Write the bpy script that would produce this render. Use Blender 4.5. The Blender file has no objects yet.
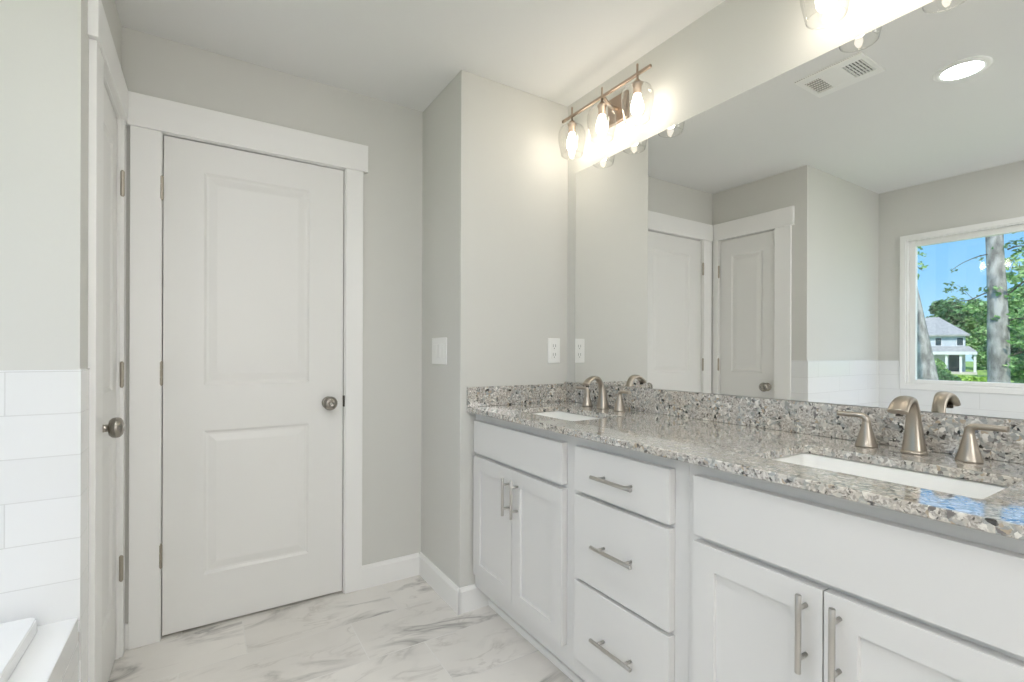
import bpy, bmesh, math, random
from mathutils import Vector, Matrix
PI = math.pi
random.seed(7)
S = bpy.context.scene
C = S.collection

# ------------------------------------------------------------------ camera
cam_d = bpy.data.cameras.new('camera')
cam_d.sensor_width = 36.0
cam_d.lens = 484.4 / 1024 * 36
cam_d.shift_y = (352.3 - 341) / 1024
cam_d.clip_start = 0.02
cam_d.clip_end = 600
cam = bpy.data.objects.new('camera', cam_d)
C.objects.link(cam)
cam.matrix_world = (Matrix.Translation((0, 0, 1.17)) @ Matrix.Rotation(-0.5643, 4, 'Z')
                    @ Matrix.Rotation(PI / 2, 4, 'X') @ Matrix.Rotation(0.0035, 4, 'Z'))
S.camera = cam

# ------------------------------------------------------------------ sky, sun, exposure
SKY = 1.4
SUN = 5.6
VANITY_BULB = 24.5
DOWNLIGHT = 140.0
DAYLIGHT_FILL = 68.0
FILL_PANE = 5.2  # glow strength of the added back window
S.view_settings.view_transform = 'Standard'
S.view_settings.look = 'None'
S.view_settings.exposure = 0.0
S.view_settings.gamma = 1.0
S.view_settings.use_curve_mapping = False
S.cycles.max_bounces = 16
S.cycles.diffuse_bounces = 8
S.cycles.glossy_bounces = 8
S.cycles.transparent_max_bounces = 24
S.cycles.transmission_bounces = 8
S.cycles.sample_clamp_indirect = 8
S.cycles.caustics_reflective = True
S.cycles.caustics_refractive = False

W = bpy.data.worlds.new('sky')
S.world = W
W.use_nodes = True
wn, wl = W.node_tree.nodes, W.node_tree.links
tc = wn.new('ShaderNodeTexCoord')
sx = wn.new('ShaderNodeSeparateXYZ')
rp = wn.new('ShaderNodeValToRGB')
rp.color_ramp.elements[0].position = 0.0
rp.color_ramp.elements[0].color = (0.52, 0.80, 0.98, 1)
rp.color_ramp.elements[1].position = 0.6
rp.color_ramp.elements[1].color = (0.07, 0.26, 0.80, 1)
e = rp.color_ramp.elements.new(0.12); e.color = (0.27, 0.60, 0.97, 1)
e = rp.color_ramp.elements.new(0.3); e.color = (0.15, 0.46, 0.95, 1)
wl.new(tc.outputs['Generated'], sx.inputs[0])
wl.new(sx.outputs['Z'], rp.inputs[0])
wl.new(rp.outputs[0], wn['Background'].inputs['Color'])
wn['Background'].inputs['Strength'].default_value = SKY

sun_d = bpy.data.lights.new('sun', 'SUN')
sun_d.energy = SUN
sun_d.angle = 0.01
sun_d.color = (1.0, 0.95, 0.86)
sun = bpy.data.objects.new('sun', sun_d)
C.objects.link(sun)
sun.rotation_euler = Vector((-0.55, 0.35, -0.8)).to_track_quat('-Z', 'Y').to_euler()

# area light added outside, above the window's sightline, to boost its daylight
day_d = bpy.data.lights.new('daylight_fill', 'AREA')
day_d.shape = 'RECTANGLE'; day_d.size = 2.4; day_d.size_y = 1.4
day_d.energy = DAYLIGHT_FILL; day_d.color = (.97, .985, 1.0)
day = bpy.data.objects.new('daylight_fill', day_d)
C.objects.link(day)
day.location = (-2.9, .9, 3.15)
day.rotation_euler = Vector((1.55, -.05, -1.75)).to_track_quat('-Z', 'Y').to_euler()

# ------------------------------------------------------------------ plan of the room (metres)
YD = 2.42      # wall with the far door
YE = 1.961     # end wall of the vanity
XV = 0.967     # return wall beside the switch
XM = 1.578     # vanity wall
XL = -0.281    # wall with the closet door
YT = 1.697     # end wall over the tub
XW = -1.376    # window wall
HC = 2.44
YB = -1.9      # wall behind

# ------------------------------------------------------------------ materials
def mat(name, col=(.8, .8, .8), rough=.5, metal=0., spec=.5, coat=0.):
    m = bpy.data.materials.new(name); m.use_nodes = True
    b = m.node_tree.nodes['Principled BSDF']
    b.inputs['Base Color'].default_value = (*col, 1)
    b.inputs['Roughness'].default_value = rough
    b.inputs['Metallic'].default_value = metal
    b.inputs['Specular IOR Level'].default_value = spec
    b.inputs['Coat Weight'].default_value = coat
    return m
def nd(m, t, **kw):
    n = m.node_tree.nodes.new(t)
    for k, v in kw.items():
        if hasattr(n, k): setattr(n, k, v)
        else: n.inputs[k].default_value = v
    return n
def ln(m, a, b): m.node_tree.links.new(a, b)
def ramp(m, stops, interp='LINEAR'):
    r = nd(m, 'ShaderNodeValToRGB'); cr = r.color_ramp; cr.interpolation = interp
    while len(cr.elements) < len(stops): cr.elements.new(0.5)
    for e_, (p, c) in zip(cr.elements, stops):
        e_.position = p; e_.color = (*c, 1) if len(c) == 3 else c
    return r
def bumpy(m, scale, strength, dist=.001, detail=3, coord='Object'):
    t = nd(m, 'ShaderNodeTexCoord'); n = nd(m, 'ShaderNodeTexNoise', Scale=scale, Detail=detail)
    b = nd(m, 'ShaderNodeBump', Strength=strength, Distance=dist)
    ln(m, t.outputs[coord], n.inputs['Vector']); ln(m, n.outputs['Fac'], b.inputs['Height'])
    ln(m, b.outputs['Normal'], m.node_tree.nodes['Principled BSDF'].inputs['Normal'])

M = {}
M['wall'] = mat('wall_paint', (.65, .645, .612), .6, spec=.3); bumpy(M['wall'], 260, .15)
M['ceiling'] = mat('ceiling_paint', (.79, .79, .78), .8, spec=.2); bumpy(M['ceiling'], 200, .2)
M['trim'] = mat('trim_enamel', (.86, .855, .84), .34, spec=.45)
M['door'] = mat('door_enamel', (.79, .785, .765), .36, spec=.45); bumpy(M['door'], 45, .05)
M['cabinet'] = mat('cabinet_paint', (.71, .705, .695), .36, spec=.45)
M['nickel'] = mat('satin_nickel', (.47, .42, .36), .30, 1.)
M['steel'] = mat('brushed_pull_metal', (.56, .54, .51), .3, 1.)
M['knob'] = mat('aged_nickel', (.34, .315, .28), .25, 1.)
M['hinge'] = mat('hinge_nickel', (.42, .38, .32), .4, 1.)
M['bronze'] = mat('champagne_metal', (.44, .35, .28), .32, 1.)
M['porcelain'] = mat('white_porcelain', (.88, .88, .86), .08, coat=.5)
M['acrylic'] = mat('white_acrylic', (.86, .87, .88), .12, coat=.3)
M['plastic'] = mat('white_plastic', (.86, .86, .84), .35)
M['dark'] = mat('dark_recess', (.03, .03, .03), .8)
M['slotdark'] = mat('slot_grey', (.25, .25, .24), .6)
M['rubber'] = mat('dark_metal', (.07, .06, .05), .4, .8)
M['mirror'] = mat('silvered_mirror', (.895, .90, .89), 0.0, 1.)
M['chrome'] = mat('chrome', (.8, .8, .8), .08, 1.)

def glass(name, tint=(1, 1, 1), edge=1.0):
    m = bpy.data.materials.new(name); m.use_nodes = True
    n = m.node_tree.nodes; n.remove(n['Principled BSDF'])
    tr = nd(m, 'ShaderNodeBsdfTransparent'); tr.inputs[0].default_value = (*tint, 1)
    gl = nd(m, 'ShaderNodeBsdfGlossy'); gl.inputs['Roughness'].default_value = .02
    fr = nd(m, 'ShaderNodeLayerWeight'); fr.inputs['Blend'].default_value = .5
    pw = nd(m, 'ShaderNodeMath', operation='POWER'); pw.inputs[1].default_value = 3.0
    mu = nd(m, 'ShaderNodeMath', operation='MULTIPLY_ADD'); mu.inputs[1].default_value = edge; mu.inputs[2].default_value = .07
    mx = nd(m, 'ShaderNodeMixShader')
    ln(m, fr.outputs['Facing'], pw.inputs[0]); ln(m, pw.outputs[0], mu.inputs[0]); ln(m, mu.outputs[0], mx.inputs[0])
    ln(m, tr.outputs[0], mx.inputs[1]); ln(m, gl.outputs[0], mx.inputs[2])
    ln(m, mx.outputs[0], n['Material Output'].inputs[0])
    return m
M['pane'] = glass('window_glass', (.98, .99, .98), .4)
M['shade'] = glass('clear_shade_glass', (.97, .97, .96), .9)
def emit(name, col, s):
    m = bpy.data.materials.new(name); m.use_nodes = True
    n = m.node_tree.nodes; n.remove(n['Principled BSDF'])
    em = nd(m, 'ShaderNodeEmission'); em.inputs[0].default_value = (*col, 1); em.inputs[1].default_value = s
    ln(m, em.outputs[0], n['Material Output'].inputs[0]); return m
M['bulb'] = emit('lit_bulb', (1, .905, .77), VANITY_BULB)
M['fill_pane'] = emit('fill_pane_glow', (1.0, .995, .98), FILL_PANE)  # emission for the added window's pane, used as fill
M['lens'] = emit('lit_downlight_lens', (.965, .98, 1.0), DOWNLIGHT)

# floor: marble-look porcelain, 61 x 30 cm, in offset rows
def marble():
    m = mat('marble_tile', rough=.22, spec=.5)
    P = m.node_tree.nodes['Principled BSDF']
    t = nd(m, 'ShaderNodeTexCoord')
    mp = nd(m, 'ShaderNodeMapping'); ln(m, t.outputs['Object'], mp.inputs[0])
    mp.inputs['Location'].default_value = (-.75, -1.84 , 0)
    br = nd(m, 'ShaderNodeTexBrick', offset=.36, offset_frequency=2, squash=1)
    br.inputs['Scale'].default_value = 1; br.inputs['Brick Width'].default_value = .61
    br.inputs['Row Height'].default_value = .29; br.inputs['Mortar Size'].default_value = .0022
    br.inputs['Mortar Smooth'].default_value = .1; br.inputs['Bias'].default_value = 0
    br.inputs['Color1'].default_value = (0, 0, 0, 1); br.inputs['Color2'].default_value = (1, 1, 1, 1)
    ln(m, mp.outputs[0], br.inputs['Vector'])
    # offset of the print per tile
    vm = nd(m, 'ShaderNodeVectorMath', operation='SCALE'); vm.inputs['Scale'].default_value = 9.0
    ln(m, br.outputs['Color'], vm.inputs[0])
    ad = nd(m, 'ShaderNodeVectorMath', operation='ADD')
    ln(m, t.outputs['Object'], ad.inputs[0]); ln(m, vm.outputs[0], ad.inputs[1])
    def veins(scale, width, dist, ang, seed, sy):
        mp2 = nd(m, 'ShaderNodeMapping'); mp2.inputs['Rotation'].default_value = (0, 0, ang)
        mp2.inputs['Scale'].default_value = (1, sy, 1); mp2.inputs['Location'].default_value = (seed, seed, 0)
        ln(m, ad.outputs[0], mp2.inputs[0])
        n = nd(m, 'ShaderNodeTexNoise', Scale=scale, Detail=6, Roughness=.55, Distortion=dist)
        ln(m, mp2.outputs[0], n.inputs['Vector'])
        s_ = nd(m, 'ShaderNodeMath', operation='SUBTRACT'); s_.inputs[1].default_value = .5
        a = nd(m, 'ShaderNodeMath', operation='ABSOLUTE')
        ln(m, n.outputs['Fac'], s_.inputs[0]); ln(m, s_.outputs[0], a.inputs[0])
        r = ramp(m, [(0, (1, 1, 1)), (width * .35, (.5, .5, .5)), (width, (0, 0, 0))]); ln(m, a.outputs[0], r.inputs[0])
        k = nd(m, 'ShaderNodeTexNoise', Scale=scale * 1.6, Detail=1); ln(m, mp2.outputs[0], k.inputs['Vector'])
        kr = ramp(m, [(.44, (0, 0, 0)), (.64, (1, 1, 1))]); ln(m, k.outputs['Fac'], kr.inputs[0])
        mu = nd(m, 'ShaderNodeMath', operation='MULTIPLY')
        ln(m, r.outputs[0], mu.inputs[0]); ln(m, kr.outputs[0], mu.inputs[1])
        return mu.outputs[0]
    v1 = veins(1.5, .05, .9, .25, 3.1, 2.6); v2 = veins(3.2, .035, .6, -.2, 8.4, 2.2)
    cl = nd(m, 'ShaderNodeTexNoise', Scale=2.2, Detail=4); ln(m, ad.outputs[0], cl.inputs['Vector'])
    base = ramp(m, [(.3, (.71, .685, .65)), (.7, (.835, .81, .77))]); ln(m, cl.outputs['Fac'], base.inputs[0])
    def mixc(a, b, fac, k):
        mu = nd(m, 'ShaderNodeMath', operation='MULTIPLY'); mu.inputs[1].default_value = k; ln(m, fac, mu.inputs[0])
        x = nd(m, 'ShaderNodeMix', data_type='RGBA'); ln(m, mu.outputs[0], x.inputs[0])
        ln(m, a, x.inputs[6]); x.inputs[7].default_value = (*b, 1); return x.outputs[2]
    c = mixc(base.outputs[0], (.27, .26, .25), v1, .75)
    c = mixc(c, (.40, .37, .34), v2, .38)
    c = mixc(c, (.80, .79, .77), br.outputs['Fac'], .5)
    ln(m, c, P.inputs['Base Color'])
    b = nd(m, 'ShaderNodeBump', Strength=.4, Distance=.001, invert=True)
    ln(m, br.outputs['Fac'], b.inputs['Height']); ln(m, b.outputs['Normal'], P.inputs['Normal'])
    return m
M['floor'] = marble()

def granite():
    m = mat('speckled_granite', rough=.09, spec=.6, coat=.8)
    m.node_tree.nodes['Principled BSDF'].inputs['Coat Roughness'].default_value = .05
    P = m.node_tree.nodes['Principled BSDF']
    t = nd(m, 'ShaderNodeTexCoord')
    g = nd(m, 'ShaderNodeNewGeometry')
    wn_ = nd(m, 'ShaderNodeTexNoise', Scale=55, Detail=3); ln(m, g.outputs['Position'], wn_.inputs['Vector'])
    sc = nd(m, 'ShaderNodeVectorMath', operation='SCALE'); sc.inputs['Scale'].default_value = .022
    ln(m, wn_.outputs['Color'], sc.inputs[0])
    ad = nd(m, 'ShaderNodeVectorMath', operation='ADD')
    ln(m, g.outputs['Position'], ad.inputs[0]); ln(m, sc.outputs[0], ad.inputs[1])
    def cells(scale):
        v = nd(m, 'ShaderNodeTexVoronoi', Scale=scale, feature='F1'); ln(m, ad.outputs[0], v.inputs['Vector'])
        s_ = nd(m, 'ShaderNodeSeparateColor'); ln(m, v.outputs['Color'], s_.inputs[0]); return s_, v
    a, va = cells(120); b, vb = cells(240)
    r1 = ramp(m, [(0, (.025, .025, .025)), (.075, (.17, .16, .16)), (.14, (.31, .32, .31)), (.34, (.42, .35, .27)), (.40, (.52, .52, .50)), (.58, (.36, .38, .38)), (.74, (.60, .58, .54)), (.86, (.78, .77, .74))], 'CONSTANT')
    ln(m, a.outputs[0], r1.inputs[0])
    r2 = ramp(m, [(0, (.12, .11, .10)), (.05, (.34, .32, .30)), (.35, (.50, .47, .44)), (.75, (.66, .64, .61))], 'CONSTANT')
    ln(m, b.outputs[1], r2.inputs[0])
    n2 = nd(m, 'ShaderNodeTexNoise', Scale=42, Detail=4); ln(m, g.outputs['Position'], n2.inputs['Vector'])
    nr = ramp(m, [(.44, (0, 0, 0)), (.56, (1, 1, 1))]); ln(m, n2.outputs['Fac'], nr.inputs[0])
    x = nd(m, 'ShaderNodeMix', data_type='RGBA'); ln(m, nr.outputs[0], x.inputs[0])
    ln(m, r1.outputs[0], x.inputs[6]); ln(m, r2.outputs[0], x.inputs[7])
    n3 = nd(m, 'ShaderNodeTexNoise', Scale=5, Detail=3); ln(m, g.outputs['Position'], n3.inputs['Vector'])
    r3 = ramp(m, [(.38, (1, 1, 1)), (.62, (1.0, .96, .90))]); ln(m, n3.outputs['Fac'], r3.inputs[0])
    x3 = nd(m, 'ShaderNodeMix', data_type='RGBA', blend_type='MULTIPLY'); x3.inputs[0].default_value = 1
    ln(m, x.outputs[2], x3.inputs[6]); ln(m, r3.outputs[0], x3.inputs[7])
    ln(m, x3.outputs[2], P.inputs['Base Color'])
    return m
M['granite'] = granite()

def tiles(axis):
    """glossy white 10 x 30 cm wall tile in running bond; axis = the horizontal world axis of the wall"""
    m = mat('white_wall_tile_' + axis, rough=.13, spec=.5)
    P = m.node_tree.nodes['Principled BSDF']
    g = nd(m, 'ShaderNodeNewGeometry'); s_ = nd(m, 'ShaderNodeSeparateXYZ'); ln(m, g.outputs['Position'], s_.inputs[0])
    c = nd(m, 'ShaderNodeCombineXYZ')
    TW, TH_ = .450, .1095
    oy = nd(m, 'ShaderNodeMath', operation='ADD'); oy.inputs[1].default_value = -1.1165 + 12 * TH_
    ox = nd(m, 'ShaderNodeMath', operation='ADD'); ox.inputs[1].default_value = .42 + 8 * TW if axis == 'x' else -1.697 + 8 * TW
    ln(m, s_.outputs['X' if axis == 'x' else 'Y'], ox.inputs[0]); ln(m, s_.outputs['Z'], oy.inputs[0])
    dv = nd(m, 'ShaderNodeMath', operation='DIVIDE'); dv.inputs[1].default_value = TH_; ln(m, oy.outputs[0], dv.inputs[0])
    fl = nd(m, 'ShaderNodeMath', operation='FLOOR'); ln(m, dv.outputs[0], fl.inputs[0])
    sh = nd(m, 'ShaderNodeMath', operation='MULTIPLY_ADD'); sh.inputs[1].default_value = TW / 3; ln(m, fl.outputs[0], sh.inputs[0])
    ln(m, ox.outputs[0], sh.inputs[2])
    sh2 = nd(m, 'ShaderNodeMath', operation='SUBTRACT'); sh2.inputs[1].default_value = TW * 11 / 3; ln(m, sh.outputs[0], sh2.inputs[0])
    ln(m, sh2.outputs[0], c.inputs[0]); ln(m, oy.outputs[0], c.inputs[1])
    br = nd(m, 'ShaderNodeTexBrick', offset=0., offset_frequency=2)
    br.inputs['Scale'].default_value = 1; br.inputs['Brick Width'].default_value = TW
    br.inputs['Row Height'].default_value = TH_; br.inputs['Mortar Size'].default_value = .0014
    br.inputs['Mortar Smooth'].default_value = .2
    br.inputs['Color1'].default_value = (.785, .79, .79, 1); br.inputs['Color2'].default_value = (.81, .815, .815, 1)
    br.inputs['Mortar'].default_value = (.69, .69, .685, 1)
    ln(m, c.outputs[0], br.inputs['Vector']); ln(m, br.outputs['Color'], P.inputs['Base Color'])
    b = nd(m, 'ShaderNodeBump', Strength=.5, Distance=.0015, invert=True)
    ln(m, br.outputs['Fac'], b.inputs['Height']); ln(m, b.outputs['Normal'], P.inputs['Normal'])
    return m
M['tilex'] = tiles('x'); M['tiley'] = tiles('y')

def leafy(name, c1, c2, c3):
    m = mat(name, rough=.55, spec=.3); P = m.node_tree.nodes['Principled BSDF']
    o = nd(m, 'ShaderNodeNewGeometry')
    r = ramp(m, [(0, c1), (.5, c2), (1, c3)]); ln(m, o.outputs['Random Per Island'], r.inputs[0])
    ln(m, r.outputs[0], P.inputs['Base Color'])
    P.inputs['Subsurface Weight'].default_value = 0
    return m
M['leaf_dark'] = leafy('dark_leaves', (.06, .15, .06), (.11, .25, .10), (.20, .36, .16))
M['leaf_mid'] = leafy('mid_green_leaves', (.13, .28, .09), (.25, .45, .16), (.42, .62, .28))
M['leaf_bright'] = leafy('bright_leaves', (.22, .42, .07), (.38, .60, .10), (.55, .75, .16))
def noisy(name, c1, c2, scale, rough=.8, stretch=(1, 1, 1), bump=0.):
    m = mat(name, rough=rough, spec=.2); P = m.node_tree.nodes['Principled BSDF']
    t = nd(m, 'ShaderNodeTexCoord'); mp = nd(m, 'ShaderNodeMapping'); mp.inputs['Scale'].default_value = stretch
    ln(m, t.outputs['Object'], mp.inputs[0])
    n = nd(m, 'ShaderNodeTexNoise', Scale=scale, Detail=5); ln(m, mp.outputs[0], n.inputs['Vector'])
    r = ramp(m, [(.35, c1), (.65, c2)]); ln(m, n.outputs['Fac'], r.inputs[0]); ln(m, r.outputs[0], P.inputs['Base Color'])
    if bump:
        b = nd(m, 'ShaderNodeBump', Strength=bump, Distance=.02); ln(m, n.outputs['Fac'], b.inputs['Height'])
        ln(m, b.outputs['Normal'], P.inputs['Normal'])
    return m
M['bark'] = noisy('grey_bark', (.19, .18, .17), (.50, .48, .46), 9, .9, (1, 1, .35), .8)
M['twig'] = mat('brown_twig', (.10, .08, .06), .8)
M['lawn'] = noisy('lawn_grass', (.20, .36, .07), (.42, .58, .16), .6)
M['siding'] = noisy('white_siding', (.55, .62, .66), (.62, .68, .72), 1.2)
M['roofing'] = noisy('grey_shingles', (.33, .34, .33), (.43, .44, .42), 3)
M['house_trim'] = mat('house_white_trim', (.80, .82, .84), .5)
M['house_glass'] = mat('house_window_glass', (.05, .08, .09), .2)
M['porch_dark'] = mat('porch_shade_siding', (.40, .42, .45), .7)
M['asphalt'] = noisy('pale_concrete', (.60, .56, .52), (.74, .70, .66), .8)

# ------------------------------------------------------------------ helpers
def box(bm, x0, x1, y0, y1, z0, z1):
    v = [bm.verts.new((x, y, z)) for x in (x0, x1) for y in (y0, y1) for z in (z0, z1)]
    for f in ((0, 1, 3, 2), (4, 6, 7, 5), (0, 4, 5, 1), (2, 3, 7, 6), (0, 2, 6, 4), (1, 5, 7, 3)):
        bm.faces.new([v[i] for i in f])
    return v
def NB(): return bmesh.new()
def boxes(*bs):
    bm = NB()
    for b in bs: box(bm, *b)
    return bm
def obj(name, bm, m, parent=None, bevel=0., smooth=False, loc=None, seg=2):
    bmesh.ops.recalc_face_normals(bm, faces=bm.faces)
    me = bpy.data.meshes.new(name); bm.to_mesh(me); bm.free()
    me.materials.append(m)
    if smooth:
        for p in me.polygons: p.use_smooth = True
    o = bpy.data.objects.new(name, me); C.objects.link(o)
    if parent: o.parent = parent
    if loc: o.location = loc
    if bevel:
        b = o.modifiers.new('bevel', 'BEVEL'); b.width = bevel; b.segments = seg; b.limit_method = 'ANGLE'
        b.angle_limit = .7
        if not smooth:
            b.harden_normals = False
    return o
def struct(name, bm, m, **k):
    o = obj(name, bm, m, **k)
    if not k.get('parent'): o['kind'] = 'structure'
    return o
def thing(name, label, cat, loc=(0, 0, 0), rz=0, group=None):
    o = bpy.data.objects.new(name, None); C.objects.link(o)
    o.empty_display_size = .1
    o.location = loc; o.rotation_euler = (0, 0, rz); o['label'] = label; o['category'] = cat
    if group: o['group'] = group
    return o
def tag(o, label, cat, group=None, kind=None):
    o['label'] = label; o['category'] = cat
    if group: o['group'] = group
    if kind: o['kind'] = kind
    return o
def dup(root, loc, rz=None, label=None):
    r = root.copy(); C.objects.link(r); r.location = loc
    if rz is not None: r.rotation_euler = (0, 0, rz)
    if label: r['label'] = label
    for ch in list(root.children):
        c = ch.copy(); C.objects.link(c); c.parent = r
        for g in list(ch.children):
            d = g.copy(); C.objects.link(d); d.parent = c
    return r
def ring(bm, center, axis_u, axis_v, ru, rv, n, power=2.):
    vs = []
    for i in range(n):
        a = 2 * PI * i / n
        cu, su = math.cos(a), math.sin(a)
        if power != 2:
            cu = math.copysign(abs(cu) ** (2 / power), cu); su = math.copysign(abs(su) ** (2 / power), su)
        vs.append(bm.verts.new(center + axis_u * (ru * cu) + axis_v * (rv * su)))
    return vs
def skin(bm, rings, cap0=True, cap1=True):
    n = len(rings[0])
    for a, b in zip(rings, rings[1:]):
        for i in range(n):
            bm.faces.new((a[i], a[(i + 1) % n], b[(i + 1) % n], b[i]))
    if cap0: bm.faces.new(list(reversed(rings[0])))
    if cap1: bm.faces.new(rings[-1])
def lathe(bm, prof, n=32, origin=(0, 0, 0), axis='Z', cap0=True, cap1=True):
    """prof = [(radius, height)] along axis"""
    o = Vector(origin)
    ax = {'X': Vector((1, 0, 0)), 'Y': Vector((0, 1, 0)), 'Z': Vector((0, 0, 1)), '-X': Vector((-1, 0, 0)), '-Y': Vector((0, -1, 0))}[axis]
    u = Vector((0, 0, 1)) if axis != 'Z' else Vector((1, 0, 0)); v = ax.cross(u)
    skin(bm, [ring(bm, o + ax * h, u, v, r, r, n) for r, h in prof], cap0, cap1)
def sweep(bm, pts, radii, n=20, side=Vector((0, 1, 0)), power=2.):
    """tube through pts; radii = (half width along side, half thickness)"""
    pts = [Vector(p) for p in pts]; rs = []
    for i, p in enumerate(pts):
        t = (pts[min(i + 1, len(pts) - 1)] - pts[max(i - 1, 0)]).normalized()
        w = (side - t * side.dot(t)).normalized(); nrm = t.cross(w)
        r = radii[i]; ru, rv = r if isinstance(r, tuple) else (r, r)
        rs.append(ring(bm, p, w, nrm, ru, rv, n, power))
    skin(bm, rs)
def spline(pts, rad, k=6):
    """Catmull-Rom refinement of points and radii"""
    P = [Vector(p) for p in pts]; R = [Vector((r if isinstance(r, tuple) else (r, r))) for r in rad]
    def cr(a, b, c, d, t): return .5 * ((2 * b) + (c - a) * t + (2 * a - 5 * b + 4 * c - d) * t * t + (3 * b - a - 3 * c + d) * t ** 3)
    op, orr = [], []
    for i in range(len(P) - 1):
        q = [max(i - 1, 0), i, i + 1, min(i + 2, len(P) - 1)]
        for j in range(k):
            t = j / k
            op.append(cr(*[P[x] for x in q], t)); rr = cr(*[R[x] for x in q], t); orr.append((rr[0], rr[1]))
    op.append(P[-1]); orr.append((R[-1][0], R[-1][1]))
    return op, orr

def panel_slab(W_, H_, T, panels, prof):
    """slab in local coords: x 0..W_, z 0..H_, front face at y=0 looking -y, back at y=T.
    each panel (x0,x1,z0,z1) is stepped in by prof = [(inset, depth)]"""
    bm = NB()
    xs = sorted({0, W_} | {p[0] for p in panels} | {p[1] for p in panels})
    zs = sorted({0, H_} | {p[2] for p in panels} | {p[3] for p in panels})
    V = {}
    def v(x, y, z):
        k = (round(x, 6), round(y, 6), round(z, 6))
        if k not in V: V[k] = bm.verts.new((x, y, z))
        return V[k]
    for a, b in zip(xs, xs[1:]):
        for c, d in zip(zs, zs[1:]):
            if any(p[0] <= a and b <= p[1] and p[2] <= c and d <= p[3] for p in panels): continue
            bm.faces.new((v(a, 0, c), v(b, 0, c), v(b, 0, d), v(a, 0, d)))
    for (x0, x1, z0, z1) in panels:
        pr = [(0, 0)] + list(prof)
        for (i0, d0), (i1, d1) in zip(pr, pr[1:]):
            A = [(x0 + i0, d0, z0 + i0), (x1 - i0, d0, z0 + i0), (x1 - i0, d0, z1 - i0), (x0 + i0, d0, z1 - i0)]
            B = [(x0 + i1, d1, z0 + i1), (x1 - i1, d1, z0 + i1), (x1 - i1, d1, z1 - i1), (x0 + i1, d1, z1 - i1)]
            for i in range(4):
                j = (i + 1) % 4
                bm.faces.new((v(*A[i]), v(*A[j]), v(*B[j]), v(*B[i])))
        i, d = pr[-1]
        bm.faces.new((v(x0 + i, d, z0 + i), v(x1 - i, d, z0 + i), v(x1 - i, d, z1 - i), v(x0 + i, d, z1 - i)))
    # sides and back
    for a, b in zip(xs, xs[1:]):
        bm.faces.new((v(a, 0, 0), v(a, T, 0), v(b, T, 0), v(b, 0, 0)))
        bm.faces.new((v(a, 0, H_), v(b, 0, H_), v(b, T, H_), v(a, T, H_)))
    for c, d in zip(zs, zs[1:]):
        bm.faces.new((v(0, 0, c), v(0, 0, d), v(0, T, d), v(0, T, c)))
        bm.faces.new((v(W_, 0, c), v(W_, T, c), v(W_, T, d), v(W_, 0, d)))
    pts = [(x, 0) for x in xs] + [(W_, z) for z in zs[1:]] + [(x, H_) for x in reversed(xs[:-1])] + [(0, z) for z in reversed(zs[1:-1])]
    bm.faces.new([v(x, T, z) for x, z in pts])
    return bm
def turn(bm, rz, loc):
    """rotate a local mesh about z and move it"""
    bmesh.ops.transform(bm, matrix=Matrix.Translation(loc) @ Matrix.Rotation(rz, 4, 'Z'), verts=bm.verts)
    return bm

# ================================================================== the room
DX0, DX1, DTOP = -.150, .568, 2.054          # far door opening
LY0, LY1, LTOP = 1.910, 2.352, 2.054         # closet door opening
struct('floor', boxes((XW - .15, XM + .15, YB - .15, YD + .2, -.1, 0)), M['floor'])
struct('ceiling', boxes((XW - .15, XM + .15, YB - .15, YD + .2, HC, HC + .12)), M['ceiling'])
struct('wall_far', boxes((XL, DX0, YD, YD + .07, 0, HC), (DX1, XV, YD, YD + .07, 0, HC), (DX0, DX1, YD, YD + .07, DTOP, HC),
                         (XL - .2, XV, YD + .07, YD + .2, 0, HC)), M['wall'])
struct('wall_return', boxes((XV, XM + .15, YE, YD + .2, 0, HC)), M['wall'], bevel=.004)
struct('wall_vanity', boxes((XM, XM + .15, YB, YE, 0, HC)), M['wall'])
struct('wall_left', boxes((XL - .07, XL, YT, LY0, 0, HC), (XL - .07, XL, LY1, YD, 0, HC), (XL - .07, XL, LY0, LY1, LTOP, HC),
                          (XW, XL - .07, YT, YD + .2, 0, HC)), M['wall'], bevel=0)
# window wall with its opening
WY0, WY1, WZ0, WZ1 = .24, 1.520, .935, 2.038
struct('wall_window', boxes((XW - .15, XW, YB, WY0, 0, HC), (XW - .15, XW, WY1, YD + .2, 0, HC),
                            (XW - .15, XW, WY0, WY1, 0, WZ0), (XW - .15, XW, WY0, WY1, WZ1, HC)), M['wall'])
struct('wall_back', boxes((XW - .15, XM + .15, YB - .15, YB, 0, HC)), M['wall'])

# baseboards
def base_prof(bm, p0, p1, nrm, h=.112, t=.014):
    """baseboard running p0 -> p1 standing out along nrm"""
    p0, p1, nrm = Vector((*p0, 0)), Vector((*p1, 0)), Vector((*nrm, 0))
    prof = [(0, .0), (t, .0), (t, h - .016), (t * .55, h - .006), (t * .4, h), (0, h)]
    a = [bm.verts.new(p0 + nrm * x + Vector((0, 0, z))) for x, z in prof]
    b = [bm.verts.new(p1 + nrm * x + Vector((0, 0, z))) for x, z in prof]
    n = len(prof)
    for i in range(n): bm.faces.new((a[i], a[(i + 1) % n], b[(i + 1) % n], b[i]))
    bm.faces.new(a); bm.faces.new(list(reversed(b)))
for nm, a, b, n in (('baseboard_far', (.653, YD), (XV - .014, YD), (0, -1)),
                    ('baseboard_return', (XV, YE - .014), (XV, YD), (-1, 0)),
                    ('baseboard_end', (XV - .0139, YE), (1.1195, YE), (0, -1)),
                    ('baseboard_back', (XW, YB), (XM, YB), (0, 1)),
                    ('baseboard_window', (XW, YB), (XW, -.06), (1, 0)),
                    ('baseboard_vanity', (XM, YB), (XM, .12), (-1, 0))):
    bm = NB(); base_prof(bm, a, b, n); struct(nm, bm, M['trim'])

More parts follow.
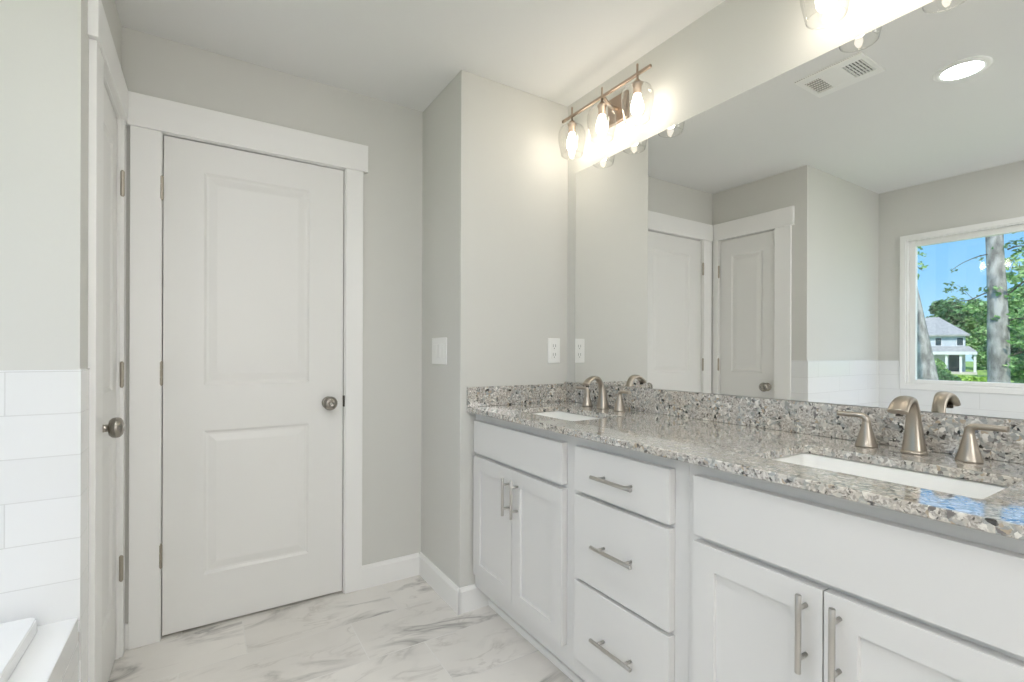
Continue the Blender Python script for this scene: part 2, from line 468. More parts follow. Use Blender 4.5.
# door casings: legs, header board with its ears, jambs
t1 = boxes((-.2515, DX0 - .002, YD - .018, YD, .0, DTOP), (DX1 + .004, .653, YD - .018, YD, 0.002, DTOP),
           (DX0 - .002, DX0 + .001, YD - .006, YD + .07, 0, DTOP), (DX1 - .001, DX1 + .004, YD - .006, YD + .07, 0, DTOP),
           (DX0, DX1, YD - .006, YD + .07, DTOP - .002, DTOP + .002))
struct('trim_1', t1, M['trim'], bevel=.0015)
struct('trim_2', boxes((XL + .001, .675, YD - .024, YD, DTOP, 2.184)), M['trim'], bevel=.002)
t3 = boxes((XL, XL + .018, LY1 + .002, YD - .013, 0.002, LTOP), (XL, XL + .018, 1.797, LY0 - .002, 0, LTOP),
           (XL - .07, XL + .006, LY0 - .002, LY0 + .001, 0, LTOP), (XL - .07, XL + .006, LY1 - .001, LY1 + .002, 0, LTOP),
           (XL - .07, XL + .006, LY0, LY1, LTOP - .002, LTOP + .002))
struct('trim_3', t3, M['trim'], bevel=.0015)
struct('trim_4', boxes((XL, XL + .024, 1.778, YD - .0242, LTOP, 2.184)), M['trim'], bevel=.002)
struct('trim_5', boxes((XL + .0185, -.2517, YD - .0125, YD - .0005, 0.002, .10)), M['trim'])
# tile wainscot
struct('trim_6', boxes((XW, XL + .004, YT - .010, YT, .43, 1.118)), M['tilex'])
struct('trim_7', boxes((XL, XL + .0038, YT, 1.796, 0.001, 1.118)), M['tiley'])
struct('trim_8', boxes((XW, XW + .010, -.06, YT - .0102, .43, .903), (XW, XW + .010, 1.555, YT - .0102, .903, 1.118),
                       (XW, XW + .010, -.06, .205, .903, 1.118)), M['tiley'])
struct('trim_9', boxes((XW, XL + .0050, YT - .0115, YT, 1.118, 1.1205), (XL, XL + .0050, YT, 1.796, 1.118, 1.1205),), M['acrylic'])

# window
wf = struct('window_1', boxes((XW - .002, XW + .016, WY1 - .004, 1.552, .9035, 2.069), (XW - .002, XW + .016, .208, WY0 + .004, .9035, 2.069),
                              (XW - .002, XW + .016, WY0, WY1, 2.034, 2.069), (XW - .002, XW + .016, WY0, WY1, .9035, .939)),
            M['trim'], bevel=.002)
o = obj('window_jamb', boxes((XW - .12, XW + .004, WY1 - .012, WY1, WZ0, WZ1), (XW - .12, XW + .004, WY0, WY0 + .012, WZ0, WZ1),
                             (XW - .12, XW + .004, WY0 + .012, WY1 - .012, WZ0, WZ0 + .012), (XW - .12, XW + .004, WY0 + .012, WY1 - .012, WZ1 - .012, WZ1)), M['trim'], wf)
o = obj('window_frame', boxes((XW - .075, XW - .035, 1.470, WY1 - .012, WZ0 + .012, WZ1 - .012), (XW - .075, XW - .035, WY0 + .012, WY0 + .05, WZ0 + .012, WZ1 - .012),
                              (XW - .075, XW - .035, WY0 + .05, 1.470, WZ0 + .012, .975), (XW - .075, XW - .035, WY0 + .05, 1.470, 1.985, WZ1 - .012)), M['plastic'], wf, bevel=.003)
obj('window_pane', boxes((XW - .058, XW - .054, WY0 + .05, 1.470, .975, 1.985)), M['pane'], wf)

w2 = struct('fill_window', boxes((-.62, -.55, YB - .001, YB + .016, .93, 2.17), (.55, .62, YB - .001, YB + .016, .93, 2.17),  # unseen window added behind the camera as a frontal fill light
                              (-.55, .55, YB - .001, YB + .016, 2.10, 2.17), (-.55, .55, YB - .001, YB + .016, .93, 1.0)), M['trim'], bevel=.002)
obj('window_pane', boxes((-.55, .55, YB + .001, YB + .006, 1.0, 2.10)), M['fill_pane'], w2)  # self-glowing pane, the source of the fill

# doors -----------------------------------------------------------
DPROF = [(.010, .007), (.018, .0075), (.046, .0015), (.050, .0012)]
def knob(parent, at, axis, z):
    """passage knob: rose, neck, ball; axis is the way it stands out"""
    ax = Vector(axis)
    name = {(0, -1): '-Y', (1, 0): 'X'}[(axis[0], axis[1])]
    bm = NB()
    lathe(bm, [(.0295, 0), (.0295, .004), (.026, .007), (.013, .010), (.0115, .026), (.013, .030), (.024, .030), (.0310, .038), (.0328, .048), (.0305, .057), (.022, .064), (.0135, .0665), (.011, .0655), (.010, .0645)], 40, (at[0], at[1], z), name)
    k = obj('door_knob', bm, M['knob'], parent, smooth=True)
    bm = NB(); lathe(bm, [(.0065, .060), (.0065, .0675), (.005, .0685)], 20, (at[0], at[1], z), name)
    obj('push_button', bm, M['steel'], k, smooth=True)
    return k
def hinges(parent, at, leafdir, out, zs, length=.092):
    for z in zs:
        bm = NB()
        x, y = at[0] + out[0] * .0085, at[1] + out[1] * .0085
        for i in range(3):
            lathe(bm, [(.0068, i * length / 3 + .0006), (.0068, (i + 1) * length / 3 - .0006)], 16, (x, y, z))
        lathe(bm, [(.0035, -.004), (.0055, 0), (.0055, length), (.0035, length + .004)], 12, (x, y, z))
        l = leafdir
        x0, x1 = sorted((at[0] - (.003 if out[0] else 0), at[0] + l[0] * .012 + out[0] * .004)); y0, y1 = sorted((at[1], at[1] + l[1] * .012 + out[1] * .004))
        if l[0]: y0, y1 = at[1] + out[1] * .004, at[1]
        if l[1]: x0, x1 = at[0], at[0] + out[0] * .004
        box(bm, x0, x1, min(y0, y1), max(y0, y1), z, z + length)
        obj('hinge', bm, M['hinge'], parent)
# far door
dx0, dx1, dz0, dz1 = DX0 + .0042, DX1 - .0042, .012, DTOP - .0065
bm = panel_slab(dx1 - dx0, dz1 - dz0, .035, [(.140, .556, 1.015, 1.912), (.140, .556, .215, .822)], DPROF)
turn(bm, 0, (dx0, YD + .003, dz0))
d1 = struct('door_1', bm, M['door'], bevel=.0008)
knob(d1, (.496, YD + .004), (0, -1), .927)
hinges(d1, (DX0 - .001, YD - .004), (-1, 0), (0, -1), (1.782, 1.034, .296))
obj('latch_plate', boxes((DX1 - .0045, DX1 + .002, YD - .0085, YD + .004, .905, .958)), M['rubber'], d1)
# closet door in the left wall: front looks +x
ly0, ly1 = LY0 + .0042, LY1 - .0042
bm = panel_slab(ly1 - ly0, dz1 - dz0, .035, [(.092, .342, 1.015, 1.912), (.092, .342, .215, .822)], DPROF)
turn(bm, PI / 2, (XL - .003, ly0, dz0))
d2 = struct('door_2', bm, M['door'], bevel=.0008)
knob(d2, (XL - .004, 1.968), (1, 0), .927)
hinges(d2, (XL + .004, LY1 + .001), (0, 1), (1, 0), (1.762, 1.034, .296))

# ================================================================== vanity
FX = 1.045      # face frame plane
DF = 1.020      # front of doors and drawers
CT = .922
def pull(parent, y, z, vertical, L=.150):
    """bar pull on two posts"""
    bm = NB(); r = .0058; x = DF - .030
    if vertical:
        lathe(bm, [(r * .9, -L / 2), (r, -L / 2 + .001), (r, L / 2 - .001), (r * .9, L / 2)], 20, (x, y, z))
    else:
        lathe(bm, [(r * .9, -L / 2), (r, -L / 2 + .001), (r, L / 2 - .001), (r * .9, L / 2)], 20, (x, y, z), 'Y')
    h = obj('bar_pull', bm, M['steel'], parent)
    for p in h.data.polygons: p.use_smooth = len(p.vertices) == 4
    for s in (-1, 1):
        bm = NB(); q = s * (L / 2 - .028)
        lathe(bm, [(.0045, 0), (.0045, .030)], 16, (x, y + (0 if vertical else q), z + (q if vertical else 0)), 'X')
        obj('post', bm, M['steel'], h, smooth=True)
def front(parent, name, y0, y1, z0, z1, shaker):
    """door or drawer front facing -x"""
    w = y1 - y0; h = z1 - z0
    if shaker:
        r = .058
        bm = panel_slab(w, h, .0247, [(r, w - r, r, h - r)], [(.0012, .0085), (.0015, .0087)])
    else:
        bm = panel_slab(w, h, .0247, [], [])
    turn(bm, -PI / 2, (DF, y1, z0))
    return obj(name, bm, M['cabinet'], parent, bevel=.0016)
def carcass(t, y0, y1, ops):
    """face frame with openings + box + base"""
    ys = sorted({y0, y1} | {v for o_ in ops for v in o_[:2]}); zs = sorted({.10, .9} | {v for o_ in ops for v in o_[2:]})
    bm = NB()
    box(bm, FX, FX + .018, y0, y1, .102, .172)
    box(bm, 1.120, 1.136, y0, y1, .0, .102)
    for a_, b_ in ((y0, y0 + .016), (y1 - .016, y1)):
        box(bm, FX + .018, XM - .002, a_, b_, .102, .8995); box(bm, 1.136, XM - .002, a_, b_, 0, .102)
    box(bm, FX + .018, XM - .002, y0 + .016, y1 - .016, .102, .118); box(bm, XM - .014, XM - .002, y0 + .016, y1 - .016, .118, .8995)
    o_ = obj('cabinet_box', bm, M['cabinet'], t)
    bm = NB()
    ya = min(v[0] for v in ops); yb = max(v[1] for v in ops)
    box(bm, FX, FX + .018, y0, ya, .172, .8995); box(bm, FX, FX + .018, yb, y1, .172, .8995)
    rails = sorted(ops, key=lambda v: v[2]); z = .172
    for v in rails:
        if v[2] > z: box(bm, FX, FX + .018, ya, yb, z, v[2])
        z = v[3]
    box(bm, FX, FX + .018, ya, yb, z, .8995)
    obj('face_frame', bm, M['cabinet'], t)
ZB, ZT = .175, .706
t = thing('sink_cabinet', 'light grey sink cabinet against the end wall, under the sink nearer the wall outlet', 'cabinet', (0, 0, 0), 0, 'vanity cabinets')
carcass(t, 1.2525, 1.960, [(1.320, 1.905, .19, .69), (1.320, 1.905, .735, .85)])
front(t, 'false_drawer_front', 1.294, 1.932, .722, .864, False)
a = front(t, 'cabinet_door', 1.6115, 1.932, ZB, ZT, True); pull(a, 1.632, .600, True)
a = front(t, 'cabinet_door', 1.294, 1.6085, ZB, ZT, True); pull(a, 1.568, .604, True)
t = thing('drawer_cabinet', 'light grey three-drawer cabinet in the middle of the vanity', 'cabinet', (0, 0, 0), 0, 'vanity cabinets')
carcass(t, .8025, 1.252, [(.855, 1.205, .19, .42), (.855, 1.205, .45, .70), (.855, 1.205, .735, .85)])
for z0, z1, zp in ((.722, .866, .791), (.441, .709, .578), (.175, .429, .296)):
    a = front(t, 'drawer', .845, 1.228, z0, z1, False); pull(a, 1.033, zp, False, .166)
t = thing('sink_cabinet', 'light grey sink cabinet nearest the viewer with two shaker doors', 'cabinet', (0, 0, 0), 0, 'vanity cabinets')
carcass(t, .135, .802, [(.20, .75, .19, .69), (.20, .75, .735, .85)])
front(t, 'false_drawer_front', .174, .772, .722, .868, False)
a = front(t, 'cabinet_door', .4745, .772, ZB, ZT, True); pull(a, .505, .616, True, .155)
a = front(t, 'cabinet_door', .174, .4715, ZB, ZT, True); pull(a, .444, .616, True, .155)
tag(obj('toe_moulding', boxes((1.106, 1.1195, .135, 1.9465, .0, .028)), M['trim'], bevel=.004),
    'white shoe moulding strip along the foot of the vanity cabinets', 'moulding')

# countertop with two sink cut-outs
SK = [(1.120, 1.376, 1.360, 1.775), (1.120, 1.376, .270, .685)]
def rounded(x0, x1, y0, y1, r, n=5):
    pts = []
    for cx, cy, a0 in ((x1 - r, y1 - r, 0), (x0 + r, y1 - r, PI / 2), (x0 + r, y0 + r, PI), (x1 - r, y0 + r, 3 * PI / 2)):
        for i in range(n + 1):
            a = a0 + (PI / 2) * i / n; pts.append((cx + r * math.cos(a), cy + r * math.sin(a)))
    return pts
def counter():
    bm = NB(); x0, x1, y0, y1 = .998, XM - .0005, .125, YE - .0005
    z0, z1 = CT - .022, CT
    for z in (z1, z0):
        out = [bm.verts.new((x, y, z)) for x, y in ((x0, y0), (x1, y0), (x1, y1), (x0, y1))]
        edges = [bm.edges.new((out[i], out[(i + 1) % 4])) for i in range(4)]
        for s in SK:
            vs = [bm.verts.new((x, y, z)) for x, y in rounded(*s, .012)]
            edges += [bm.edges.new((vs[i], vs[(i + 1) % len(vs)])) for i in range(len(vs))]
        bmesh.ops.triangle_fill(bm, use_beauty=True, use_dissolve=False, edges=edges)
    bm.verts.ensure_lookup_table()
    n = len(bm.verts) // 2; vs = list(bm.verts)
    def wall(i0, cnt):
        for i in range(cnt):
            a, b = i0 + i, i0 + (i + 1) % cnt
            bm.faces.new((vs[a], vs[b], vs[b + n], vs[a + n]))
    wall(0, 4); wall(4, 24); wall(28, 24)
    return bm
ct = obj('countertop', counter(), M['granite'], bevel=.003)
tag(ct, 'polished speckled grey and tan granite countertop with two undermount sinks', 'countertop')
obj('backsplash', boxes((XM - .0205, XM - .0005, .125, YE - .001, CT + .0003, 1.020)), M['granite'], ct, bevel=.0015)
obj('side_splash', boxes((.998, XM - .021, YE - .0205, YE - .0005, CT + .0003, 1.012)), M['granite'], ct, bevel=.0015)

def sink_basin():
    bm = NB(); rs = []
    def loop(ins, z, r):
        x0, x1, y0, y1 = -.134 + ins, .134 - ins, -.2135 + ins, .2135 - ins
        return [bm.verts.new((x, y, z)) for x, y in rounded(x0, x1, y0, y1, r, 5)]
    for ins, z, r in ((-.02, 0, .04), (0, 0, .028), (.004, -.004, .028), (.010, -.09, .04), (.022, -.118, .05), (.06, -.128, .05), (.10, -.132, .025)):
        rs.append(loop(ins, z, r))
    outer = [loop(-.02, -.012, .04), loop(.0, -.10, .045), loop(.03, -.14, .05)]
    skin(bm, rs, False, True); skin(bm, [rs[0]] + outer, False, True)
    return bm
def make_sink(loc, label):
    t = obj('sink', sink_basin(), M['porcelain'], smooth=True, loc=loc); tag(t, label, 'sink', 'undermount sinks')
    bm = NB(); lathe(bm, [(.022, -.1318), (.022, -.129), (.016, -.1285), (.014, -.1305), (.012, -.127), (.0, -.1265)][:5], 28)
    obj('drain', bm, M['nickel'], t, smooth=True)
    return t
s1 = make_sink((1.248, 1.5675, CT - .0232), 'white rectangular undermount sink nearer the end wall and outlet')
s2 = dup(s1, (1.248, .4775, CT - .0232), label='white rectangular undermount sink in the foreground right of the vanity')

# widespread faucet; local: spout at origin, room is -x
def make_faucet(loc, label):
    t = thing('faucet', label, 'faucet', loc, 0, 'widespread faucets')
    bm = NB()
    lathe(bm, [(.0270, 0), (.0270, .004), (.0245, .008)], 36)
    p, r = spline([(0, 0, .006), (-.001, 0, .045), (-.004, 0, .080), (-.012, 0, .110), (-.030, 0, .131), (-.056, 0, .136), (-.082, 0, .125), (-.100, 0, .108)],
                  [(.0245, .0240), (.0190, .0185), (.0155, .0145), (.0145, .0120), (.0160, .0100), (.0185, .0085), (.0205, .0080), (.0205, .0085)], 6)
    sweep(bm, p, r, 28, power=2.4)
    sp = obj('spout', bm, M['nickel'], t)
    for q in sp.data.polygons: q.use_smooth = len(q.vertices) == 4
    bm = NB(); lathe(bm, [(.0075, 0), (.0075, .008)], 20, (-.089, 0, .098)); obj('aerator', bm, M['rubber'], sp)
    for s in (1, -1):
        bm = NB()
        lathe(bm, [(.0250, 0), (.0250, .003), (.0232, .007), (.0180, .027), (.0128, .048), (.0100, .062), (.0092, .067)], 32, (0, s * .103, 0), cap1=True)
        h = obj('handle', bm, M['nickel'], t)
        for q in h.data.polygons: q.use_smooth = len(q.vertices) == 4
        y = s * .103
        p, r = spline([(0, y, .063), (0, y + s * .001, .073), (-.001, y + s * .008, .0800), (-.003, y + s * .022, .0820), (-.005, y + s * .042, .0820), (-.008, y + s * .066, .0825)],
                      [.0095, .0095, (.0090, .0080), (.0085, .0072), (.0084, .0068), (.0082, .0066)], 5)
        bm = NB(); sweep(bm, p, r, 20, side=Vector((1, 0, 0)))
        lv = obj('lever', bm, M['nickel'], h)
        for q in lv.data.polygons: q.use_smooth = len(q.vertices) == 4
    return t
f1 = make_faucet((1.494, 1.604, CT + .0003), 'satin nickel two-handle faucet behind the sink nearer the end wall')
f2 = dup(f1, (1.494, .484, CT + .0003), label='satin nickel two-handle faucet in the foreground, reflected beside the window')

# mirror
mr = obj('mirror', boxes((XM - .006, XM - .0005, .02, 1.889, 1.0212, 2.073)), M['mirror'])
tag(mr, 'large frameless wall mirror standing on the granite backsplash', 'mirror')

# vanity lights: local origin on the wall behind the bar centre
def make_vanity_light(loc, label):
    t = thing('vanity_light', label, 'light fixture', loc, 0, 'three-lamp vanity lights')
    bp = obj('backplate', boxes((-.016, 0, -.062, .062, -.062, .062)), M['bronze'], t, bevel=.006)
    bm = NB(); p, r = spline([(-.014, 0, 0), (-.045, 0, .0), (-.075, 0, .012), (-.094, 0, .0275)], [.009, .008, .008, .007], 5)
    sweep(bm, p, r, 16); obj('arm', bm, M['bronze'], t, smooth=True)
    obj('crossbar', boxes((-.1115, -.1005, -.278, .278, .022, .0335)), M['bronze'], t, bevel=.0015)
    for k in (-1, 0, 1):
        y = k * .2065
        bm = NB(); lathe(bm, [(.0048, .034), (.0048, .068), (.0035, .070)], 14, (-.106, y, 0)); obj('finial', bm, M['bronze'], t, smooth=True)
        bm = NB(); lathe(bm, [(.005, .022), (.005, .008), (.017, -.004), (.021, -.012), (.021, -.016), (.0165, -.018), (.0165, -.052), (.015, -.054)], 24, (-.106, y, 0))
        so = obj('socket', bm, M['bronze'], t, smooth=True)
        bm = NB()
        lathe(bm, [(.013, -.052), (.017, -.070), (.0235, -.090), (.026, -.105), (.0235, -.122), (.014, -.136), (.004, -.140)], 16, (-.106, y, 0))
        obj('bulb', bm, M['bulb'], so, smooth=True)
        bm = NB()
        prof = [(.020, -.014), (.036, -.018), (.054, -.030), (.0635, -.052), (.0650, -.075), (.0625, -.100), (.0560, -.130), (.0500, -.158)]
        lathe(bm, prof + [(.0485, -.1600), (.0470, -.1585), (.0475, -.1560)], 40, (-.106, y, 0), cap0=False, cap1=False)
        obj('glass_shade', bm, M['shade'], t, smooth=True)
    return t
v1 = make_vanity_light((XM, 1.592, 2.268), 'brushed bronze three-lamp vanity light with clear glass shades, by the end wall')
v2 = dup(v1, (XM, .474, 2.272), label='three-lamp vanity light at the top right, one clear shade hanging into view')

# outlet and switch plates
def rocker(parent): pass
t = obj('light_switch', boxes((XV - .006, XV - .0002, 2.100, 2.272, 1.110, 1.240)), M['plastic'], bevel=.003)
tag(t, 'white three-gang light switch plate on the return wall', 'switch')
for y in (2.140, 2.186, 2.232):
    obj('rocker', boxes((XV - .0085, XV - .0055, y - .0165, y + .0165, 1.142, 1.208)), M['plastic'], t, bevel=.0015)
t = obj('wall_outlet', boxes((1.452, 1.528, YE - .006, YE - .0002, 1.116, 1.242)), M['plastic'], bevel=.003)
tag(t, 'white wall outlet plate above the side splash at the end of the vanity', 'outlet')
for zc in (1.157, 1.201):
    r_ = obj('receptacle', boxes((1.474, 1.506, YE - .008, YE - .0055, zc - .019, zc + .019)), M['plastic'], t, bevel=.001)
    obj('slot', boxes((1.481, 1.4835, YE - .0085, YE - .0075, zc - .004, zc + .010), (1.4955, 1.498, YE - .0085, YE - .0075, zc - .004, zc + .010),
                      (1.487, 1.492, YE - .0085, YE - .0075, zc - .013, zc - .008)), M['slotdark'], r_)

# ceiling register
t = thing('ceiling_vent', 'white rectangular louvred vent in the ceiling, seen in the mirror', 'vent', (.700, 1.075, HC))
obj('vent_frame', boxes((-.118, -.070, -.138, .138, -.008, -.0003), (.070, .118, -.138, .138, -.008, -.0003), (-.070, .070, -.138, -.118, -.008, -.0003),
                        (-.070, .070, .118, .138, -.008, -.0003), (-.070, .070, -.042, .052, -.008, -.0003)), M['plastic'], t, bevel=.002)
obj('vent_throat', boxes((-.070, .070, -.118, .118, -.0012, -.0004)), M['dark'], t)
def louvres(y0, y1, n, axis):
    bm = NB()
    for i in range(n):
        f = (i + .5) / n
        if axis == 'y':
            x = -.070 + .14 * f; v = box(bm, x - .0048, x + .0012, y0, y1, -.0070, -.0020)
        else:
            y = y0 + (y1 - y0) * f; v = box(bm, -.070, .070, y - .004, y + .001, -.0070, -.0020)
    return bm
obj('louvre', louvres(.052, .118, 7, 'y'), M['plastic'], t); obj('louvre', louvres(-.118, -.042, 6, 'x'), M['plastic'], t); obj('crossbar', boxes(*[(x_ - .0025, x_ + .0025, -.118, -.042, -.0080, -.0070) for x_ in (-.035, 0, .035)]), M['plastic'], t)

# recessed downlights
def make_down(loc, label):
    t = thing('recessed_downlight', label, 'ceiling light', loc, 0, 'recessed downlights')
    bm = NB(); lathe(bm, [(.098, -.0004), (.098, -.004), (.090, -.009), (.074, -.010), (.070, -.006), (.070, -.0004)], 48, cap0=False, cap1=False)
    obj('trim_ring', bm, M['plastic'], t, smooth=True)
    bm = NB(); lathe(bm, [(.0705, -.0045), (.0705, -.0065)], 40); obj('lens', bm, M['lens'], t)
    return t
a = make_down((.296, .755, HC), 'round recessed ceiling light seen glowing in the mirror')
for x, y in ((.45, -.75), (-.75, -.9), (-.80, .15)):  # extra downlights added out of view to raise the room's brightness
    dup(a, (x, y, HC), label='added round recessed ceiling light out of view, brightening the room')

# bathtub in a tiled deck
def tub():
    bm = NB(); x0, x1, y0, y1 = XW + .06, -.352, .03, YT - .028; z = .500
    def loop(ins, zz, r):
        return [bm.verts.new(p + (zz,)) for p in rounded(x0 + ins, x1 - ins, y0 + ins, y1 - ins, r, 8)]
    skin(bm, [loop(0, .4695, .02), loop(.001, .499, .02), loop(.003, .503, .02), loop(.060, z, .06), (loop(.070, z - .01, .10)), loop(.10, .30, .15), loop(.16, .12, .16), loop(.25, .10, .12)], False, True)
    return bm
tb = obj('bathtub', tub(), M['acrylic'])
for p_ in tb.data.polygons: p_.use_smooth = p_.center.z < .48 and p_.normal.z > -.5 and p_.center.z != .4695 and abs(p_.center.z - .484) > .02
tag(tb, 'white bathtub with a raised rim set into the tub deck under the window', 'bathtub')
struct('trim_10', boxes((XL - .083, XL, -.06, YT - .0105, .4, .469), (XW + .0105, XW + .062, -.06, YT - .0105, .4, .469),
                        (XW + .062, XL - .083, -.06, .032, .4, .469), (XW + .062, XL - .083, YT - .032, YT - .0105, .4, .469)), M['acrylic'], bevel=.002)
struct('trim_11', boxes((XL - .02, XL, -.06, YT, 0, .4), (XW, XL - .02, -.06, -.04, 0, .4)), M['tiley'])

# ================================================================== outdoors
GZ = -1.9
struct('ground', boxes((-260, XW - 1.2, -80, 160, GZ - .3, GZ)), M['lawn'])
struct('trim_12', boxes((-260, -.5, -80, 160, GZ - .6, GZ - .31)), M['asphalt'])
struct('driveway', boxes((-70, -30, 4.2, 8.0, GZ, GZ + .03)), M['asphalt'])

# house
h = thing('house', 'two-storey white house with grey hip roof and columned porch, through the window', 'house', (-95, 25.5, 0), -.252)
HX = 0; HY0, HY1 = 0, 15.5
obj('wall', boxes((HX - 10, HX, HY0, HY1, GZ, 4.0)), M['siding'], h)
def hip(x0, x1, y0, y1, z0, z1, ix, iy):
    bm = NB()
    b = [bm.verts.new(p) for p in ((x0, y0, z0), (x1, y0, z0), (x1, y1, z0), (x0, y1, z0))]
    b2 = [bm.verts.new((v.co.x, v.co.y, z0 - .25)) for v in b]
    t_ = [bm.verts.new(p) for p in ((x0 + ix, y0 + iy, z1), (x1 - ix, y0 + iy, z1), (x1 - ix, y1 - iy, z1), (x0 + ix, y1 - iy, z1))]
    for i in range(4):
        j = (i + 1) % 4; bm.faces.new((b[i], b[j], t_[j], t_[i])); bm.faces.new((b2[i], b2[j], b[j], b[i]))
    bm.faces.new(t_); bm.faces.new(b2); return bm
obj('roof', hip(HX - 10.5, HX + .5, HY0 - .5, HY1 + .5, 4.15, 7.2, 5.2, 3.7), M['roofing'], h)
obj('chimney', boxes((HX - 6, HX - 5.3, 5.10, 5.80, 6.5, 8.0)), M['house_trim'], h)
pr = obj('porch_roof', hip(HX - 1, HX + 2.6, -1.30, 12.50, 1.5, 2.35, 1.0, .9), M['roofing'], h)
obj('porch_fascia', boxes((HX + 2.3, HX + 2.62, -1.30, 12.50, 1.05, 1.5), (HX - 1, HX + 2.3, -1.30, -1.00, 1.05, 1.5)), M['house_trim'], h)
for y in (-1.05, 0.50, 2.10, 5.50, 9.00):
    obj('porch_column', boxes((HX + 2.1, HX + 2.4, y - .15, y + .15, GZ, 1.05)), M['house_trim'], h)
obj('porch_floor', boxes((HX, HX + 2.6, -1.30, 12.50, GZ, GZ + .35)), M['asphalt'], h)
for y in (3.10, 0.60, 7.50):
    w = obj('window', boxes((HX, HX + .06, y - .42, y + .42, 2.40, 3.72)), M['house_trim'], h)
    obj('pane', boxes((HX + .06, HX + .08, y - .34, y + .34, 2.48, 3.64)), M['house_glass'], w)
obj('front_door', boxes((HX, HX + .06, 0.55, 1.85, GZ + .35, .95)), M['house_glass'], h)
w = obj('window', boxes((HX, HX + .06, 4.10, 5.30, -.7, .8)), M['house_trim'], h)
obj('pane', boxes((HX + .06, HX + .08, 4.20, 5.20, -.6, .7)), M['house_glass'], w)

# foliage: small bent leaf quads scattered through lobes
def leaves(bm, lobes, n, size):
    for _ in range(n):
        c, r = random.choice(lobes)
        while True:
            d = Vector((random.uniform(-1, 1), random.uniform(-1, 1), random.uniform(-1, 1)))
            if .2 < d.length <= 1: break
        d = d.normalized() * (d.length ** .4)
        p = Vector(c) + Vector((d.x * r[0], d.y * r[1], d.z * r[2]))
        a = Vector((random.uniform(-1, 1), random.uniform(-1, 1), random.uniform(-.6, .6))).normalized()
        b = a.cross(Vector((random.uniform(-1, 1), random.uniform(-1, 1), random.uniform(-1, 1)))).normalized()
        s = size * random.uniform(.6, 1.3)
        q = [p - a * s, p + b * s * .5, p + a * s, p - b * s * .5]
        bm.faces.new([bm.verts.new(v) for v in q])
def crown_lobes(h0, h1, w, n, seed):
    rnd = random.Random(seed); L = []
    for _ in range(n):
        f = rnd.random(); z = h0 + (h1 - h0) * f; k = math.sin(PI * (.12 + .8 * f)) * w
        a = rnd.uniform(0, 2 * PI); q = k * rnd.uniform(.2, .75)
        s = w * rnd.uniform(.32, .5)
        L.append(((q * math.cos(a), q * math.sin(a), z), (s, s, s * .8)))
    return L
def make_tree(name, label, loc, h0, h1, w, m, seed, n=5200, leaf=.42, group='trees behind the neighbouring house'):
    t = thing(name, label, 'tree', loc, 0, group)
    bm = NB(); sweep(bm, [(0, 0, 0), (.1, .05, h0 * .6), (0, 0, h1 * .8)], [w * .07, w * .05, w * .015], 10, side=Vector((1, 0, 0)))
    obj('trunk', bm, M['bark'], t, smooth=True)
    bm = NB(); leaves(bm, crown_lobes(h0, h1, w, 22, seed), n, leaf); obj('foliage', bm, m, t)
    return t
make_tree('leafy_tree', 'tall dark green tree behind the left end of the house roof', (-128, 47.5, GZ), 2, 17.5, 6.0, M['leaf_dark'], 1)
make_tree('leafy_tree', 'dark tree rising just behind the roof ridge of the house', (-127, 36.8, GZ), 2, 13.4, 3.8, M['leaf_dark'], 2)
make_tree('leafy_tree', 'mid green tree behind the right slope of the house roof', (-136, 34.4, GZ), 1, 14.0, 4.5, M['leaf_mid'], 3)
make_tree('leafy_tree', 'mid green tree right of the house, beside the pine trunk', (-122, 28.2, GZ), 1, 13.0, 4.2, M['leaf_mid'], 4)
make_tree('leafy_tree', 'dark tree between the house corner and the pine trunk', (-108, 22.4, GZ), .5, 8.8, 3.0, M['leaf_dark'], 5)
make_tree('leafy_tree', 'large mid green tree at the right edge of the window view', (-62, 12.0, GZ), 1, 11.5, 3.6, M['leaf_mid'], 6, leaf=.28)
make_tree('leafy_tree', 'dark background tree at the far right behind the pine trunk', (-84, 16.5, GZ), .5, 8.2, 4.4, M['leaf_dark'], 7, leaf=.35)
def bush(name, label, loc, lobes, m, n, leaf, group=None):
    bm = NB(); leaves(bm, lobes, n, leaf); o_ = obj(name, bm, m, loc=loc); tag(o_, label, 'shrub', group); return o_
bush('dark_bush', 'dark green rounded bush between the leaning trunk and the porch', (-50, 15.5, GZ),
     [((0, .3, .8), (1.3, 1.1, 1.0)), ((0, .9, 1.3), (1.1, .9, 1.2)), ((0, -.6, .55), (1.0, .9, .8))], M['leaf_dark'], 5200, .11)
bush('bright_bush', 'pale green sunlit bush in front of the porch corner', (-62, 19.3, GZ),
     [((0, 0, 1.3), (1.0, .9, 1.3)), ((0, -.5, .8), (.9, .8, .8))], M['leaf_mid'], 2600, .13)
bush('low_hedge', 'yellow-green low hedge in front of the porch steps', (-57, 14.9, GZ),
     [((0, y_, .45), (.7, .6, .55)) for y_ in (-.6, .2, 1.0, 1.6)], M['leaf_bright'], 3200, .12)
bush('low_hedge', 'yellow-green low bush right of the pine trunk', (-30, 6.6, GZ),
     [((0, 0, .75), (.6, .5, .5)), ((0, .5, .5), (.5, .5, .4))], M['leaf_bright'], 900, .09)

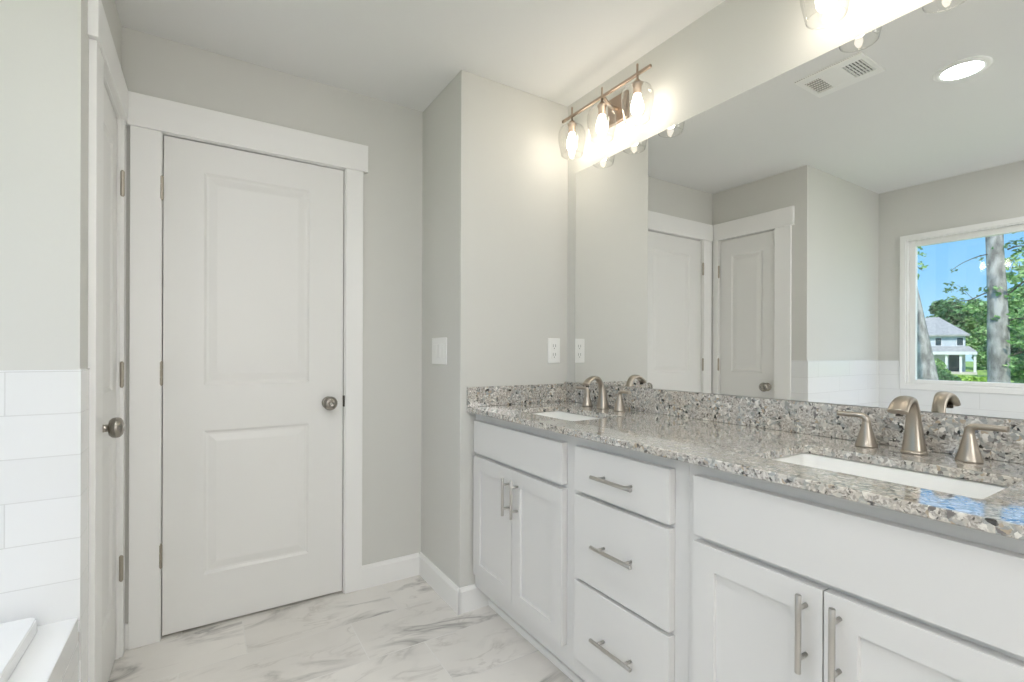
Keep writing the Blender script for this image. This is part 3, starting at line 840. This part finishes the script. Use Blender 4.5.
# pine trunk near the window with a few leafy branches, and the leaning trunk
t = thing('pine_tree', 'tall straight grey pine trunk close outside the window', 'tree', (-10, 2.90, GZ))
bm = NB()
pts = [(0, .02, -.1), (0, .025, 1.5), (0, .02, 2.6), (0, .04, 4.0), (0, .09, 5.4), (0, .14, 7.5), (0, .2, 12)]
pp, rr = spline(pts, [.24, .19, .165, .15, .125, .12, .06], 6)
rnd = random.Random(3); rr = [(a_ * rnd.uniform(.97, 1.04), b_ * rnd.uniform(.97, 1.04)) for a_, b_ in rr]
sweep(bm, pp, rr, 24, side=Vector((1, 0, 0))); obj('trunk', bm, M['bark'], t, smooth=True)
def branch(t, pts, r0, n, leaf, m, spread):
    bm = NB(); p, r = spline(pts, [r0 * (1 - .75 * i / (len(pts) - 1)) for i in range(len(pts))], 4)
    sweep(bm, p, r, 6, side=Vector((.3, .2, 1))); b = obj('branch', bm, M['twig'], t)
    bm = NB(); cl = [(p[random.randrange(len(p) // 4, len(p))] + Vector((random.uniform(-.1, .1), random.gauss(0, spread), random.gauss(0, spread))), (.07, .07, .05)) for _ in range(max(3, n // 7))]
    leaves(bm, cl, n, leaf); obj('foliage', bm, m, b)
branch(t, [(0, -.05, 5.02), (.05, .06, 5.02), (.1, .25, 5.03), (.05, .55, 4.93), (0, .75, 4.8)], .014, 40, .040, M['leaf_dark'], .06)
branch(t, [(0, .0, 4.3), (.05, .2, 4.28), (.1, .42, 4.16), (.05, .60, 4.15), (.0, .80, 4.05), (0, .9, 4.0)], .014, 150, .045, M['leaf_dark'], .085)
branch(t, [(0, .35, 4.16), (.05, .42, 4.22), (.1, .50, 4.35), (.05, .66, 4.5), (0, .80, 4.42)], .006, 60, .040, M['leaf_dark'], .08)
branch(t, [(.2, .30, 3.95), (.22, .40, 4.0), (.2, .50, 4.02)], .006, 60, .045, M['leaf_mid'], .05)
branch(t, [(0, -.1, 5.1), (.1, -.3, 5.12), (.1, -.6, 5.0), (0, -.9, 4.8)], .015, 120, .05, M['leaf_dark'], .13)
branch(t, [(0, -.1, 4.2), (.1, -.3, 4.4), (.1, -.6, 4.6), (0, -.9, 4.7)], .015, 300, .05, M['leaf_mid'], .17)
branch(t, [(0, -.1, 3.7), (.1, -.3, 3.75), (.1, -.6, 3.6), (0, -.9, 3.4)], .013, 300, .05, M['leaf_mid'], .17)
branch(t, [(0, -.1, 3.0), (.1, -.3, 3.1), (.1, -.6, 3.2), (0, -.9, 3.1)], .013, 160, .045, M['leaf_mid'], .15)
t = thing('leaning_tree', 'grey tree trunk leaning to the left edge of the window', 'tree', (-14, 5.25, GZ))
bm = NB(); p, r = spline([(0, -.35, -.1), (0, -.14, 1.2), (0, -.01, 2.2), (0, .23, 4.1), (0, .75, 7.0), (0, 1.3, 10)], [.34, .28, .25, .15, .12, .07], 5)
sweep(bm, p, r, 20, side=Vector((1, 0, 0))); obj('trunk', bm, M['bark'], t, smooth=True)
branch(t, [(0, .62, 6.2), (.1, .40, 6.0), (.1, .25, 5.6), (0, .10, 5.4)], .015, 160, .06, M['leaf_mid'], .12)
